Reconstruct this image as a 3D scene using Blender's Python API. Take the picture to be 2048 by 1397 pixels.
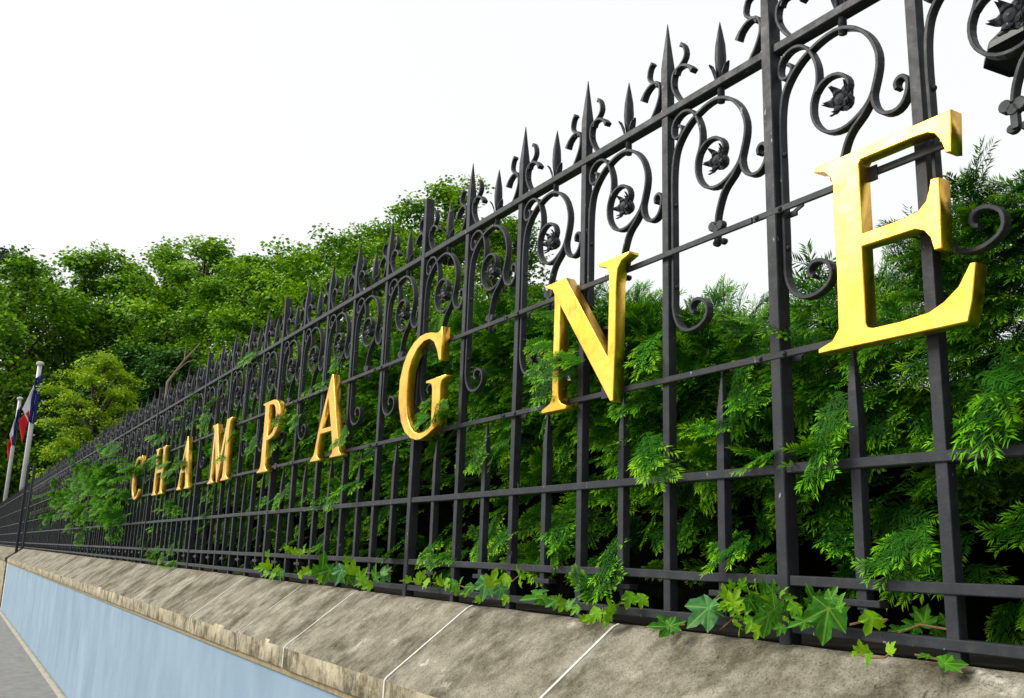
import bpy, bmesh, math, random
import numpy as np
from mathutils import Vector, Matrix
random.seed(7); rng = np.random.default_rng(7)
S = 0.4                      # spacing of the tall bars, metres; fence runs along X, street side is -Y
scn = bpy.context.scene
for o in list(bpy.data.objects): bpy.data.objects.remove(o)

# ------------------------------------------------------------------ camera
YAW, PITCH, ROLL = 0.5293, 0.2201, 0.0323
FOC = 1861.57
CAM = Vector((3.8023*S, -3.9918*S, 0.3029*S))
D = Vector((-math.cos(YAW)*math.cos(PITCH), math.sin(YAW)*math.cos(PITCH), math.sin(PITCH)))
r0 = D.cross(Vector((0, 0, 1))).normalized(); u0 = r0.cross(D)
RT = r0*math.cos(ROLL)+u0*math.sin(ROLL); UP = -r0*math.sin(ROLL)+u0*math.cos(ROLL)
cd = bpy.data.cameras.new('camera'); cam = bpy.data.objects.new('camera', cd); scn.collection.objects.link(cam)
cam.matrix_world = Matrix((( RT.x, UP.x, -D.x, CAM.x), (RT.y, UP.y, -D.y, CAM.y), (RT.z, UP.z, -D.z, CAM.z), (0, 0, 0, 1)))
cd.sensor_width = 36; cd.lens = 36*FOC/2048; cd.clip_start = 0.05; cd.clip_end = 3000
scn.camera = cam

# ------------------------------------------------------------------ overcast sky and veiled sun
SUN_EL, SUN_AZ = math.radians(36), math.radians(232)   # azimuth of the sun seen from the scene, counter-clockwise from +X
w = bpy.data.worlds.new('World'); scn.world = w; w.use_nodes = True
nt = w.node_tree; nt.nodes.clear()
sky = nt.nodes.new('ShaderNodeTexSky'); sky.sky_type = 'NISHITA'; sky.sun_disc = False
sky.sun_elevation = SUN_EL; sky.sun_rotation = math.radians(90)-SUN_AZ; sky.dust_density = 4; sky.air_density = 1
hs = nt.nodes.new('ShaderNodeHueSaturation'); hs.inputs['Saturation'].default_value = 0.12
mx = nt.nodes.new('ShaderNodeMix'); mx.data_type = 'RGBA'; mx.inputs[0].default_value = 0.8
mx.inputs[7].default_value = (10.7, 10.9, 11.1, 1)
bg = nt.nodes.new('ShaderNodeBackground'); bg.inputs[1].default_value = 0.1
ow = nt.nodes.new('ShaderNodeOutputWorld')
nt.links.new(sky.outputs[0], hs.inputs['Color']); nt.links.new(hs.outputs[0], mx.inputs[6])
nt.links.new(mx.outputs[2], bg.inputs[0]); nt.links.new(bg.outputs[0], ow.inputs[0])
sl = bpy.data.lights.new('sun', 'SUN'); sl.energy = 3.8; sl.angle = math.radians(30); sl.color = (1, 0.95, 0.86)
so = bpy.data.objects.new('sun', sl); scn.collection.objects.link(so)
sd = Vector((math.cos(SUN_EL)*math.cos(SUN_AZ), math.cos(SUN_EL)*math.sin(SUN_AZ), math.sin(SUN_EL)))
so.rotation_euler = (-sd).to_track_quat('-Z', 'Y').to_euler()
vs = scn.view_settings; vs.view_transform = 'Standard'; vs.look = 'None'; vs.exposure = 0.1; vs.gamma = 1
scn.cycles.max_bounces = 6; scn.cycles.diffuse_bounces = 2; scn.cycles.glossy_bounces = 3
scn.cycles.transparent_max_bounces = 4; scn.cycles.use_denoising = True

# ------------------------------------------------------------------ helpers
col = scn.collection
def link(o): col.objects.link(o); return o
def tag(o, label=None, cat=None, group=None, kind=None):
    if label: o['label'] = label
    if cat: o['category'] = cat
    if group: o['group'] = group
    if kind: o['kind'] = kind
    return o
def empty(name, loc=(0, 0, 0)):
    o = bpy.data.objects.new(name, None); link(o); o.location = loc; o.empty_display_size = 0.1; return o
def mesh(name, verts, faces, mat=None, smooth=False, attr=None):
    m = bpy.data.meshes.new(name); m.from_pydata([tuple(v) for v in verts], [], faces); m.update()
    if mat: m.materials.append(mat)
    if smooth: m.shade_smooth()
    if attr is not None:
        a = m.attributes.new('age', 'FLOAT', 'POINT'); a.data.foreach_set('value', np.asarray(attr, dtype=np.float32))
    return m
def ob(name, m, parent=None, loc=(0, 0, 0), rot=None, scl=None):
    o = bpy.data.objects.new(name, m); link(o); o.location = loc
    if rot is not None: o.rotation_euler = rot
    if scl is not None: o.scale = scl if hasattr(scl, '__len__') else (scl,)*3
    if parent: o.parent = parent
    return o
class MB:
    def __init__(s): s.v = []; s.f = []
    def add(s, v, f):
        n = len(s.v); s.v += [tuple(q) for q in v]; s.f += [tuple(i+n for i in q) for q in f]; return s
    def box(s, x0, x1, y0, y1, z0, z1):
        return s.add([(x0,y0,z0),(x1,y0,z0),(x1,y1,z0),(x0,y1,z0),(x0,y0,z1),(x1,y0,z1),(x1,y1,z1),(x0,y1,z1)],
                     [(0,3,2,1),(4,5,6,7),(0,1,5,4),(1,2,6,5),(2,3,7,6),(3,0,4,7)])
    def loft(s, rings, cap=True):
        k = len(rings[0]); v = [q for r in rings for q in r]; f = []
        for i in range(len(rings)-1):
            for j in range(k):
                a = i*k+j; b = i*k+(j+1) % k; f.append((a, b, b+k, a+k))
        if cap: f.append(tuple(range(k-1, -1, -1))); f.append(tuple(range((len(rings)-1)*k, len(rings)*k)))
        return s.add(v, f)
    def tube(s, pts, rad, k=6):
        rings = []
        for i, p in enumerate(pts):
            p = Vector(p); a = Vector(pts[max(i-1, 0)]); b = Vector(pts[min(i+1, len(pts)-1)]); t = (b-a).normalized()
            x = t.cross(Vector((0.3, 0.2, 1))).normalized(); y = t.cross(x); r = rad[i] if hasattr(rad, '__len__') else rad
            rings.append([p+(x*math.cos(6.2832*j/k)+y*math.sin(6.2832*j/k))*r for j in range(k)])
        return s.loft(rings)
    def dome(s, c, ax, r, k=8):
        ax = Vector(ax).normalized(); x = ax.orthogonal().normalized(); y = ax.cross(x); c = Vector(c); rings = []
        for h, q in ((0, 1), (.45, .88), (.8, .55), (.98, .12)):
            rings.append([c+ax*h*r+(x*math.cos(6.2832*j/k)+y*math.sin(6.2832*j/k))*r*q for j in range(k)])
        return s.loft(rings)
    def mesh(s, name, mat, smooth=False, bevel=0, merge=False):
        m = mesh(name, s.v, s.f, mat, smooth)
        bm = bmesh.new(); bm.from_mesh(m)
        bmesh.ops.recalc_face_normals(bm, faces=bm.faces)
        if bevel:
            e = [q for q in bm.edges if len(q.link_faces) == 2 and q.calc_face_angle(0) > .5]
            bmesh.ops.bevel(bm, geom=e, offset=bevel, segments=1, affect='EDGES', clamp_overlap=True)
        bm.to_mesh(m); bm.free(); return m
def px(u, v, **k):
    """A point of the place on the sight line through photo pixel (u, v), at a chosen depth (Y or X, metres)."""
    d = D+RT*((u-1024)/FOC)-UP*((v-698.5)/FOC)
    t = (k['y']-CAM.y)/d.y if 'y' in k else (k['x']-CAM.x)/d.x
    return CAM+d*t

# ------------------------------------------------------------------ materials
def nodes(name, rough=.6, metal=0., spec=.5):
    m = bpy.data.materials.new(name); m.use_nodes = True; t = m.node_tree
    b = t.nodes['Principled BSDF']; b.inputs['Roughness'].default_value = rough; b.inputs['Metallic'].default_value = metal
    b.inputs['Specular IOR Level'].default_value = spec
    return m, t, b
def N(t, typ, **k):
    n = t.nodes.new(typ)
    for a, v in k.items():
        if a in n.inputs.keys(): n.inputs[a].default_value = v
        else: setattr(n, a, v)
    return n
def ramp(t, src, stops):
    r = t.nodes.new('ShaderNodeValToRGB'); e = r.color_ramp.elements
    while len(e) < len(stops): e.new(.5)
    for i, (p, c) in enumerate(stops):
        e[i].position = p; e[i].color = (*c, 1) if len(c) == 3 else c
    t.links.new(src, r.inputs[0]); return r.outputs[0]
def noise(t, scale, detail=5, rough=.55, vec=None, mapscale=None, rot=None, distort=0):
    n = N(t, 'ShaderNodeTexNoise'); n.inputs['Scale'].default_value = scale; n.inputs['Detail'].default_value = detail
    n.inputs['Roughness'].default_value = rough; n.inputs['Distortion'].default_value = distort
    if vec is None:
        g = N(t, 'ShaderNodeNewGeometry'); vec = g.outputs['Position']
    if mapscale or rot:
        mp = N(t, 'ShaderNodeMapping')
        if mapscale: mp.inputs['Scale'].default_value = mapscale
        if rot: mp.inputs['Rotation'].default_value = rot
        t.links.new(vec, mp.inputs['Vector']); vec = mp.outputs[0]
    t.links.new(vec, n.inputs['Vector']); return n.outputs['Fac']
def mix(t, a, b, f, mode='MIX'):
    m = N(t, 'ShaderNodeMix', data_type='RGBA', blend_type=mode)
    for s, q in ((0, f), (6, a), (7, b)):
        if isinstance(q, (int, float)): m.inputs[s].default_value = q
        elif isinstance(q, tuple): m.inputs[s].default_value = (*q, 1)
        else: t.links.new(q, m.inputs[s])
    return m.outputs[2]
def bump(t, b, h, strength=.3, dist=.01):
    n = N(t, 'ShaderNodeBump'); n.inputs['Strength'].default_value = strength; n.inputs['Distance'].default_value = dist
    t.links.new(h, n.inputs['Height']); t.links.new(n.outputs[0], b.inputs['Normal'])
def base(t, b, c): t.links.new(c, b.inputs['Base Color'])

def mat_iron():
    m, t, b = nodes('black_iron_paint', .5, 0, .2)
    n1 = noise(t, 9, 6); c = ramp(t, n1, [(.3, (.017, .019, .023)), (.7, (.032, .035, .041))])
    chips = ramp(t, noise(t, 60, 3, .6, mapscale=(1, 1, .35)), [(.70, (0, 0, 0)), (.73, (1, 1, 1))])
    dust = ramp(t, noise(t, 22, 6, .7), [(.5, (0, 0, 0)), (.8, (1, 1, 1))])
    c = mix(t, c, (.050, .051, .052), dust); c = mix(t, c, (.3, .29, .26), chips); base(t, b, c)
    t.links.new(ramp(t, noise(t, 30, 4), [(.3, (.4,)*3), (.7, (.62,)*3)]), b.inputs['Roughness'])
    bump(t, b, noise(t, 140, 5, .6), .35, .0015); return m
def mat_gold():
    m, t, b = nodes('gilded_metal', .36, 1)
    n1 = noise(t, 7, 5); c = ramp(t, n1, [(.3, (.88, .46, .045)), (.65, (1., .64, .11))])
    grime = ramp(t, noise(t, 26, 8, .72, mapscale=(1, 1, .6)), [(.52, (0, 0, 0)), (.70, (1, 1, 1))])
    c = mix(t, c, (.34, .14, .015), mix(t, (0, 0, 0), grime, .6)); base(t, b, c)
    t.links.new(ramp(t, noise(t, 18, 4), [(.3, (.26,)*3), (.75, (.40,)*3)]), b.inputs['Roughness'])
    bump(t, b, noise(t, 45, 4), .25, .002); return m
def mat_stone():
    m, t, b = nodes('weathered_limestone', .92, 0, .15)
    oi = N(t, 'ShaderNodeObjectInfo')
    c = ramp(t, noise(t, 6, 8, .62, distort=.4), [(.3, (.19, .172, .132)), (.5, (.30, .278, .222)), (.72, (.42, .395, .325))])
    c = mix(t, c, ramp(t, oi.outputs['Random'], [(0, (.88, .87, .84)), (1, (1.05, 1.05, 1.03))]), 1., 'MULTIPLY')
    lay = ramp(t, noise(t, 15, 9, .78, mapscale=(1.2, .8, .8), rot=(0, 0, .5), distort=.3), [(.40, (.40, .37, .30)), (.53, (1, 1, 1))])
    c = mix(t, c, lay, .5, 'MULTIPLY')
    lich = ramp(t, noise(t, 75, 5, .8), [(.60, (1, 1, 1)), (.68, (.22, .21, .17))]); lm = ramp(t, noise(t, 2.6, 4, .6), [(.45, (0, 0, 0)), (.6, (1, 1, 1))]); c = mix(t, c, mix(t, (1, 1, 1), lich, lm), .85, 'MULTIPLY')
    spots = ramp(t, noise(t, 190, 4, .7), [(.36, (.30, .28, .22)), (.5, (1, 1, 1))]); c = mix(t, c, spots, .7, 'MULTIPLY')
    pit = ramp(t, noise(t, 48, 3, .6, mapscale=(1, .5, .5)), [(.27, (.25, .22, .17)), (.33, (1, 1, 1))]); c = mix(t, c, pit, .8, 'MULTIPLY')
    dark = ramp(t, noise(t, 3.6, 9, .72), [(.46, (1, 1, 1)), (.60, (.30, .29, .22))]); c = mix(t, c, dark, .85, 'MULTIPLY')
    pale = ramp(t, noise(t, 12, 7, .72), [(.62, (0, 0, 0)), (.74, (1, 1, 1))]); c = mix(t, c, (.56, .54, .47), pale)
    base(t, b, c); bump(t, b, noise(t, 120, 7, .7), .8, .006); return m
def mat_fascia():
    m, t, b = nodes('streaked_limestone', .92, 0, .15)
    c = ramp(t, noise(t, 8, 7, .65), [(.3, (.30, .26, .165)), (.7, (.55, .49, .36))])
    dr = ramp(t, noise(t, 20, 8, .75, mapscale=(1, 1, .38)), [(.48, (1, 1, 1)), (.66, (.14, .135, .10))])
    c = mix(t, c, dr, .75, 'MULTIPLY')
    bl = ramp(t, noise(t, 6, 9, .75), [(.48, (1, 1, 1)), (.6, (.22, .22, .17))]); c = mix(t, c, bl, .85, 'MULTIPLY')
    base(t, b, c); bump(t, b, noise(t, 90, 6, .7), .8, .006); return m
def mat_plain(name, c0, c1, sc=20, rough=.85, bp=.4, bd=.004, spec=.3):
    m, t, b = nodes(name, rough, 0, spec); base(t, b, ramp(t, noise(t, sc, 7, .65), [(.3, c0), (.7, c1)]))
    if bp: bump(t, b, noise(t, sc*6, 5, .6), bp, bd)
    return m
def mat_blue():
    m, t, b = nodes('pale_blue_masonry_paint', .8, 0, .3)
    c = ramp(t, noise(t, 2.2, 6, .6), [(.3, (.205, .295, .385)), (.7, (.255, .35, .44))])
    st = ramp(t, noise(t, 3, 7, .65, mapscale=(1, 1, .25)), [(.45, (1, 1, 1)), (.75, (.72, .74, .77))]); c = mix(t, c, st, .7, 'MULTIPLY')
    pl = ramp(t, noise(t, 2.4, 7, .65, mapscale=(1, 1, .3)), [(.5, (0, 0, 0)), (.75, (1, 1, 1))]); c = mix(t, c, (.34, .44, .52), mix(t, (0, 0, 0), pl, .45))
    sp = ramp(t, noise(t, 160, 3, .7), [(.28, (.4, .42, .45)), (.36, (1, 1, 1))]); c = mix(t, c, sp, .7, 'MULTIPLY')
    base(t, b, c); bump(t, b, noise(t, 110, 5, .6), .4, .003); return m
def mat_leaf(name, dark, light, young=None, trans=.3, rough=.45, spec=.3, vein=False):
    """Leaf with a thin-leaf translucency; 'age' (a mesh attribute) runs from old to new growth."""
    m, t, b = nodes(name, rough, 0, spec)
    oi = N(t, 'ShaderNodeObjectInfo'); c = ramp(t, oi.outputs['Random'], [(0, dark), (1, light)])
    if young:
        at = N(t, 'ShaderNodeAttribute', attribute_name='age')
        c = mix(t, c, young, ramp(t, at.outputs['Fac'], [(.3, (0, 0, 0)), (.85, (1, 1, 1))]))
    if vein:
        at = N(t, 'ShaderNodeAttribute', attribute_name='age')
        c = mix(t, c, ramp(t, noise(t, 55, 5, .7), [(.35, (.55, .6, .55)), (.7, (1.15, 1.12, 1.1))]), 1., 'MULTIPLY')
        c = mix(t, c, (.24, .42, .06), ramp(t, at.outputs['Fac'], [(.86, (0, 0, 0)), (.99, (.75,)*3)]))
        bump(t, b, noise(t, 90, 4), .3, .002)
    base(t, b, c)
    tr = N(t, 'ShaderNodeBsdfTranslucent'); ms = N(t, 'ShaderNodeMixShader'); ms.inputs[0].default_value = trans
    cc = mix(t, c, (1.25, 1.2, .5), 1., 'MULTIPLY'); t.links.new(cc, tr.inputs['Color'])
    t.links.new(b.outputs[0], ms.inputs[1]); t.links.new(tr.outputs[0], ms.inputs[2])
    t.links.new(ms.outputs[0], t.nodes['Material Output'].inputs['Surface']); return m
IRON = mat_iron(); GOLD = mat_gold(); STONE = mat_stone(); FASCIA = mat_fascia(); BLUE = mat_blue()
MORTAR = mat_plain('pale_lime_mortar', (.5, .48, .43), (.7, .68, .63), 60)
OCHRE = mat_plain('ochre_bedding_mortar', (.18, .14, .07), (.36, .29, .16), 40)
CONC = mat_plain('grey_concrete', (.20, .185, .145), (.36, .335, .27), 14)
ASPH = mat_plain('grey_pavement_asphalt', (.15, .148, .142), (.24, .236, .225), 9, .9, .5, .004)
SOIL = mat_plain('dark_garden_soil', (.012, .010, .007), (.03, .025, .016), 14, .95)
WHITE = mat_plain('white_paint', (.72, .72, .70), (.82, .82, .80), 8, .5, .1)
POLE = mat_plain('pale_grey_pole_paint', (.50, .51, .50), (.62, .63, .62), 6, .4, .05)
BARK = mat_plain('grey_brown_bark', (.035, .028, .018), (.09, .075, .05), 12, .9, .8, .02)
DEADWOOD = mat_plain('dry_bare_wood', (.16, .12, .07), (.26, .2, .12), 12, .9, .6, .01)
TWIG = mat_plain('yew_twig_bark', (.04, .045, .015), (.09, .075, .03), 40, .9, 0)
CORE = mat_plain('inner_twigs_painted_shade', (.004, .006, .003), (.016, .016, .008), 30, 1., 1., .03, 0.)  # near-black: the shade among the inner twigs is put into the colour
GREENMETAL = mat_plain('dark_green_paint', (.006, .016, .012), (.014, .03, .022), 12, .4, .2)
STEM = mat_plain('red_brown_ivy_stem', (.14, .07, .03), (.22, .13, .05), 60, .8, 0)

# ------------------------------------------------------------------ ground, wall, coping
GZ = -1.475
gm = mesh('pavement', [(-400, -300, GZ), (300, -300, GZ), (300, 300, GZ), (-400, 300, GZ)], [(0, 1, 2, 3)], ASPH)
tag(ob('pavement', gm), kind='structure')
WF = -.745*S                                    # wall face
gb = MB().box(-120, 30, WF+.32, 90, GZ-.4, -.115*S).mesh('garden_ground', SOIL)
tag(ob('garden_ground', gb), kind='structure')

X1, XE = 3.4*S, -60*S
wall = tag(empty('garden_wall', (0, 0, 0)), 'low retaining wall of pale blue render under a sloping stone coping', 'wall')
ob('rendered_face', MB().box(XE+.14, X1, WF, WF+.3, GZ-.2, -.93*S).mesh('rendered_face', BLUE), wall)
ob('corner_strip', MB().box(XE-.02, XE+.14, WF-.006, WF+.3, GZ-.2, -.93*S).mesh('corner_strip', WHITE, bevel=.004), wall)
ob('bedding_mortar', MB().box(XE, X1, WF-.010, WF+.2, -.965*S, -.9*S).mesh('bedding_mortar', OCHRE), wall)
pl = [(WF-.004, GZ+.03), (WF-.035, GZ+.03), (WF-.085, GZ-.02), (WF-.085, GZ-.1), (WF-.004, GZ-.1)]
ob('footing_strip', MB().loft([[(x, y, z) for y, z in pl] for x in (XE, X1)]).mesh('footing_strip', CONC, bevel=.004), wall)
joints = [3.4, -1.457, -3.54, -6.216, -8.03, -10.73, -13.3, -15.67, -18.4, -21.4, -24.2, -26.9, -29.8, -32.5, -36.2, -40.3, -44.6, -48.8, -53, -56.8, -60]
prof = [(.14, -.13), (-.01, -.105), (-.06, -.125), (-.78, -.672), (-.80, -.70), (-.803, -.89), (-.795, -.905), (-.70, -.905), (.14, -.5)]
GAP = .011
for i in range(len(joints)-1):
    xa, xb = joints[i+1]*S+GAP/2, joints[i]*S-GAP/2
    dz = random.uniform(-.0025, .0025); n = max(4, int((xb-xa)/.07)); mb = MB(); rings = []
    sub = [(prof[2][0]+(prof[3][0]-prof[2][0])*q, prof[2][1]+(prof[3][1]-prof[2][1])*q) for q in (.2, .4, .6, .8)]
    pp = prof[:3]+sub+prof[3:]
    for j in range(n+1):
        x = xa+(xb-xa)*j/n; e = .004 if j in (0, n) else 0; r = []
        for kq, (y, z) in enumerate(pp):
            a = random.uniform(-1, 1)*(.0011 if 1 <= kq <= 9 else 0)
            r.append((x, y*S+(e if kq > 6 else 0)-a*.5, z*S+dz-e*(kq in (1, 2, 3, 4, 5, 6, 7))+a))
        rings.append(r)
    m = mb.loft(rings).mesh('coping_slab', STONE, True); m.materials.append(FASCIA)
    m.shade_smooth(); m.set_sharp_from_angle(angle=.6)
    for p in m.polygons:
        if p.normal.y < -.85: p.material_index = 1
    ob('coping_slab', m, wall)
for i in range(1, len(joints)-1):
    x = joints[i]*S; hw = GAP/2-.0006
    if joints[i] in (-8.03, -13.3, -18.4, -24.2): hw *= .55
    pj = [(.14, -.14), (-.01, -.111), (-.06, -.131), (-.776, -.675), (-.796, -.702), (-.799, -.9), (-.70, -.9), (.14, -.5)]
    ob('mortar_joint', MB().loft([[(xx, y*S, z*S) for y, z in pj] for xx in (x-hw, x+hw)]).mesh('mortar_joint', MORTAR), wall)
# the next stretch of wall, bare stone
wall2 = tag(empty('stone_wall', (0, 0, 0)), 'bare stone wall stretch beyond the white corner of the blue wall', 'wall')
ob('stone_face', MB().box(-110, XE-.9, WF, WF+.3, GZ-.2, -.93*S).mesh('stone_face', FASCIA), wall2)
for i in range(10):
    xa = XE-.9-i*1.6
    ob('coping_slab', MB().loft([[(x, y*S, z*S) for y, z in prof] for x in (xa-1.59, xa)]).mesh('coping_slab', STONE), wall2)

# ------------------------------------------------------------------ iron fence
def catmull(P, step=.03):
    P = [np.array(p, float) for p in P]; out = []
    for i in range(len(P)-1):
        a = P[i-1] if i else 2*P[0]-P[1]; b, c = P[i], P[i+1]; d = P[i+2] if i+2 < len(P) else 2*c-b
        n = max(2, int(np.linalg.norm(c-b)/step))
        for j in range(n):
            t = j/n; out.append(.5*((2*b)+(c-a)*t+(2*a-5*b+4*c-d)*t*t+(3*b-a-3*c+d)*t**3))
    out.append(P[-1]); return out
def strip(mb, path, th=.024, y0=.006, y1=.062, step=.03, flare=0, taper=1.):
    """Forged flat bar on edge following a path in the fence plane (units of S)."""
    Q = catmull(path, step); n = len(Q); rings = []
    for i, p in enumerate(Q):
        t = Q[min(i+1, n-1)]-Q[max(i-1, 0)]; t /= np.linalg.norm(t)+1e-9; nx, nz = -t[1], t[0]
        f = i/(n-1); h = th/2*(1+(taper-1)*f)*(1+(flare*max(0, (f-.86)/.14) if flare else 0)); ch = .004; r = []
        for a, y in ((-h, y0+ch), (-h+ch, y0), (h-ch, y0), (h, y0+ch), (h, y1-ch), (h-ch, y1), (-h+ch, y1), (-h, y1-ch)):
            r.append(((p[0]+nx*a)*S, y*S, (p[1]+nz*a)*S))
        rings.append(r)
    mb.loft(rings); return mb
S1 = [(.102,2.25),(.101,2.05),(.101,1.985),(.118,1.91),(.165,1.837),(.239,1.802),(.325,1.804),(.399,1.838),(.43,1.885),(.423,1.947),(.376,1.985),(.319,1.995),(.282,1.975),(.272,1.943),(.285,1.918),(.308,1.91)][::-1] + \
     [(.101,2.45),(.101,2.65),(.100,2.849),(.108,2.999),(.135,3.117),(.193,3.201),(.273,3.267),(.365,3.309),(.462,3.334),(.561,3.334),(.649,3.298),(.719,3.241),(.773,3.165),(.806,3.072),(.808,3.0),(.794,2.936),(.77,2.865),(.761,2.823),(.773,2.759),(.808,2.71),(.856,2.684),(.91,2.684),(.955,2.718),(.98,2.778),(.98,2.829),(.952,2.857),(.922,2.852),(.908,2.828),(.914,2.80)]
S2 = [(.172,3.29),(.195,3.277),(.203,3.242),(.178,3.211),(.135,3.210),(.108,3.242),(.106,3.302),(.138,3.352),(.201,3.378),(.263,3.371),(.314,3.338),(.356,3.278),(.387,3.199),(.396,3.132),(.39,3.066),(.369,3.013),(.348,2.96),(.345,2.887),(.37,2.814),(.431,2.747),(.506,2.717),(.588,2.72),(.67,2.755),(.731,2.80),(.764,2.85)]
S3 = [(.377,3.018),(.411,3.050),(.469,3.071),(.539,3.060),(.592,3.018),(.608,2.967),(.590,2.925)]
S4 = [(.756,2.82),(.688,2.742),(.627,2.695),(.585,2.645),(.555,2.58),(.535,2.52),(.525,2.46)]
FR = [(.213,3.445),(.144,3.533),(.105,3.617),(.107,3.69),(.139,3.733),(.208,3.741),(.276,3.704),(.312,3.655)]
FR2 = [(.137,3.70),(.159,3.737),(.217,3.776),(.24,3.822),(.222,3.887),(.192,3.912)]
bv = .0022
scroll_m = strip(MB(), S1).mesh('scroll', IRON)
inner_m = strip(strip(MB(), S2, th=.022), S3, th=.022, y0=.008, y1=.06).mesh('inner_scroll', IRON)
tail_m = strip(MB(), S4, th=.022).mesh('scroll_tail', IRON)
lf = MB(); strip(lf, FR, th=.022, flare=.7); strip(lf, FR2, th=.02, y0=.010, y1=.058, flare=.7)
leaf_r = lf.mesh('finial_leaf', IRON)
lf = MB(); mir = lambda P: [(.068-x, z) for x, z in P]; strip(lf, mir(FR), th=.022, flare=.7); strip(lf, mir(FR2), th=.02, y0=.010, y1=.058, flare=.7)
leaf_l = lf.mesh('finial_leaf', IRON)
def sq(x0, x1, y0, y1, z): return [(x0*S, y0*S, z*S), (x1*S, y0*S, z*S), (x1*S, y1*S, z*S), (x0*S, y1*S, z*S)]
bar_m = MB().loft([sq(0,.066,0,.066,-.115), sq(0,.066,0,.066,1.5), sq(0,.066,0,.066,3.62), sq(-.004,.070,-.004,.070,3.72), sq(-.003,.069,-.003,.069,3.80), sq(.03,.036,.03,.036,4.16)]).mesh('tall_bar', IRON, bevel=bv)
post_m = MB().loft([sq(-.004,.075,-.022,.075,-.118), sq(-.004,.075,-.022,.075,3.62), sq(.012,.06,-.022,.075,4.1)]).mesh('post', IRON, bevel=bv)
low_m = MB().loft([sq(.506,.568,.004,.064,.10), sq(.506,.568,.004,.064,.85), sq(.506,.570,.004,.066,1.05), sq(.510,.564,.006,.060,1.22), sq(.535,.540,.032,.037,1.52)]).mesh('short_bar', IRON, bevel=bv)
foot_m = MB().box(.425*S, .650*S, -.004*S, .07*S, .115*S, .15*S)
foot_m.loft([sq(.51,.565,.01,.06,.114), sq(.52,.556,.018,.05,.06), sq(.530,.545,.03,.04,.0)]); foot_m = foot_m.mesh('bar_foot', IRON, bevel=.0015)
def ring(cx, cy, r, z, k=10): return [((cx+r*math.cos(6.2832*j/k))*S, (cy+r*math.sin(6.2832*j/k))*S, z*S) for j in range(k)]
spike_m = MB().loft([ring(.575,.034,r,z) for r, z in ((.025,3.30),(.025,3.42),(.026,3.5),(.036,3.56),(.040,3.63),(.035,3.72),(.018,3.82),(.002,3.90))]).mesh('short_spike', IRON, True)
cup = MB()
for a in (0, 2.1, 4.2):
    ca, sa = math.cos(a), math.sin(a)
    def q(r, tq, z): return ((.575+ca*r-sa*tq)*S, (.034+sa*r+ca*tq)*S, z*S)
    cup.loft([[q(.026,-.012,3.44), q(.032,-.012,3.44), q(.032,.012,3.44), q(.026,.012,3.44)], [q(.034,-.028,3.50), q(.042,-.028,3.5), q(.042,.028,3.50), q(.034,.028,3.5)],
              [q(.054,-.022,3.55), q(.06,-.022,3.548), q(.06,.022,3.548), q(.054,.022,3.55)], [q(.078,-.006,3.575), q(.081,-.006,3.57), q(.081,.006,3.57), q(.078,.006,3.575)]])
cup_m = cup.mesh('leaf_cup', IRON)
ros = MB(); rc = Vector((.563*S, .034*S, 2.885*S))
for j in range(3): ros.dome(rc+Vector((0, -.012*S*j, 0)), (0, -1, .1*j), (.060-.014*j)*S, 10)
ros.dome(rc, (0, 1, 0), .058*S, 10)
for rr, kk, off, lift in ((.062, 6, 0, .02), (.05, 5, .5, .045)):
    for j in range(kk):
        a = 6.2832*(j+off)/kk; dx = Vector((math.cos(a), 0, math.sin(a))); tn = Vector((-math.sin(a), 0, math.cos(a))); yy = Vector((0, -1, 0))
        c = rc+dx*rr*.55*S+yy*lift*S*.6
        rs = []
        for f, wd, up in ((0, .022, 0), (.35, .03, .018), (.75, .018, .02), (1.15, .003, .05)):
            p = c+dx*f*rr*S+yy*up*S; rs.append([p-tn*wd*S, p-yy*.010*S, p+tn*wd*S, p+yy*.012*S])
        ros.loft(rs)
ros_m = ros.mesh('rosette', IRON)
tf = MB()
for cx, cz, r in ((.485, 2.452, .034), (.555, 2.442, .034), (.520, 2.425, .03)):
    tf.loft([[((cx+r*q*math.cos(6.2832*j/12))*S, y*S, (cz+r*q*math.sin(6.2832*j/12))*S) for j in range(12)] for y, q in ((.052, .9), (.05, 1), (.016, 1), (.010, .86))])
tf.box(.505*S, .54*S, .015*S, .05*S, 2.33*S, 2.43*S)
for cx, cz, r in ((.50, 2.340, .03), (.56, 2.335, .026)):
    tf.loft([[((cx+r*q*math.cos(6.2832*j/12))*S, y*S, (cz+r*.8*q*math.sin(6.2832*j/12))*S) for j in range(12)] for y, q in ((.062, .9), (.06, 1), (.036, 1), (.03, .86))])
tre_m = tf.mesh('trefoil', IRON)
riv_m = MB().dome((0, 0, 0), (1, 0, 0), .018*S).mesh('rivet', IRON, True)
bolt_m = MB().dome((0, 0, 0), (0, -1, 0), .016*S).mesh('bolt', IRON, True)
cl = MB().box(.07*S, .17*S, .045*S, .06*S, -.028*S, .005*S); cl.loft([[(.12*S, .05*S, -.02*S), (.12*S, .06*S, -.02*S), (.12*S, .06*S, .0), (.12*S, .05*S, .0)], [(.225*S, .04*S, .012*S), (.225*S, .055*S, .012*S), (.225*S, .055*S, .034*S), (.225*S, .04*S, .034*S)]])
clip_m = cl.mesh('wing_clip', IRON)

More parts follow.
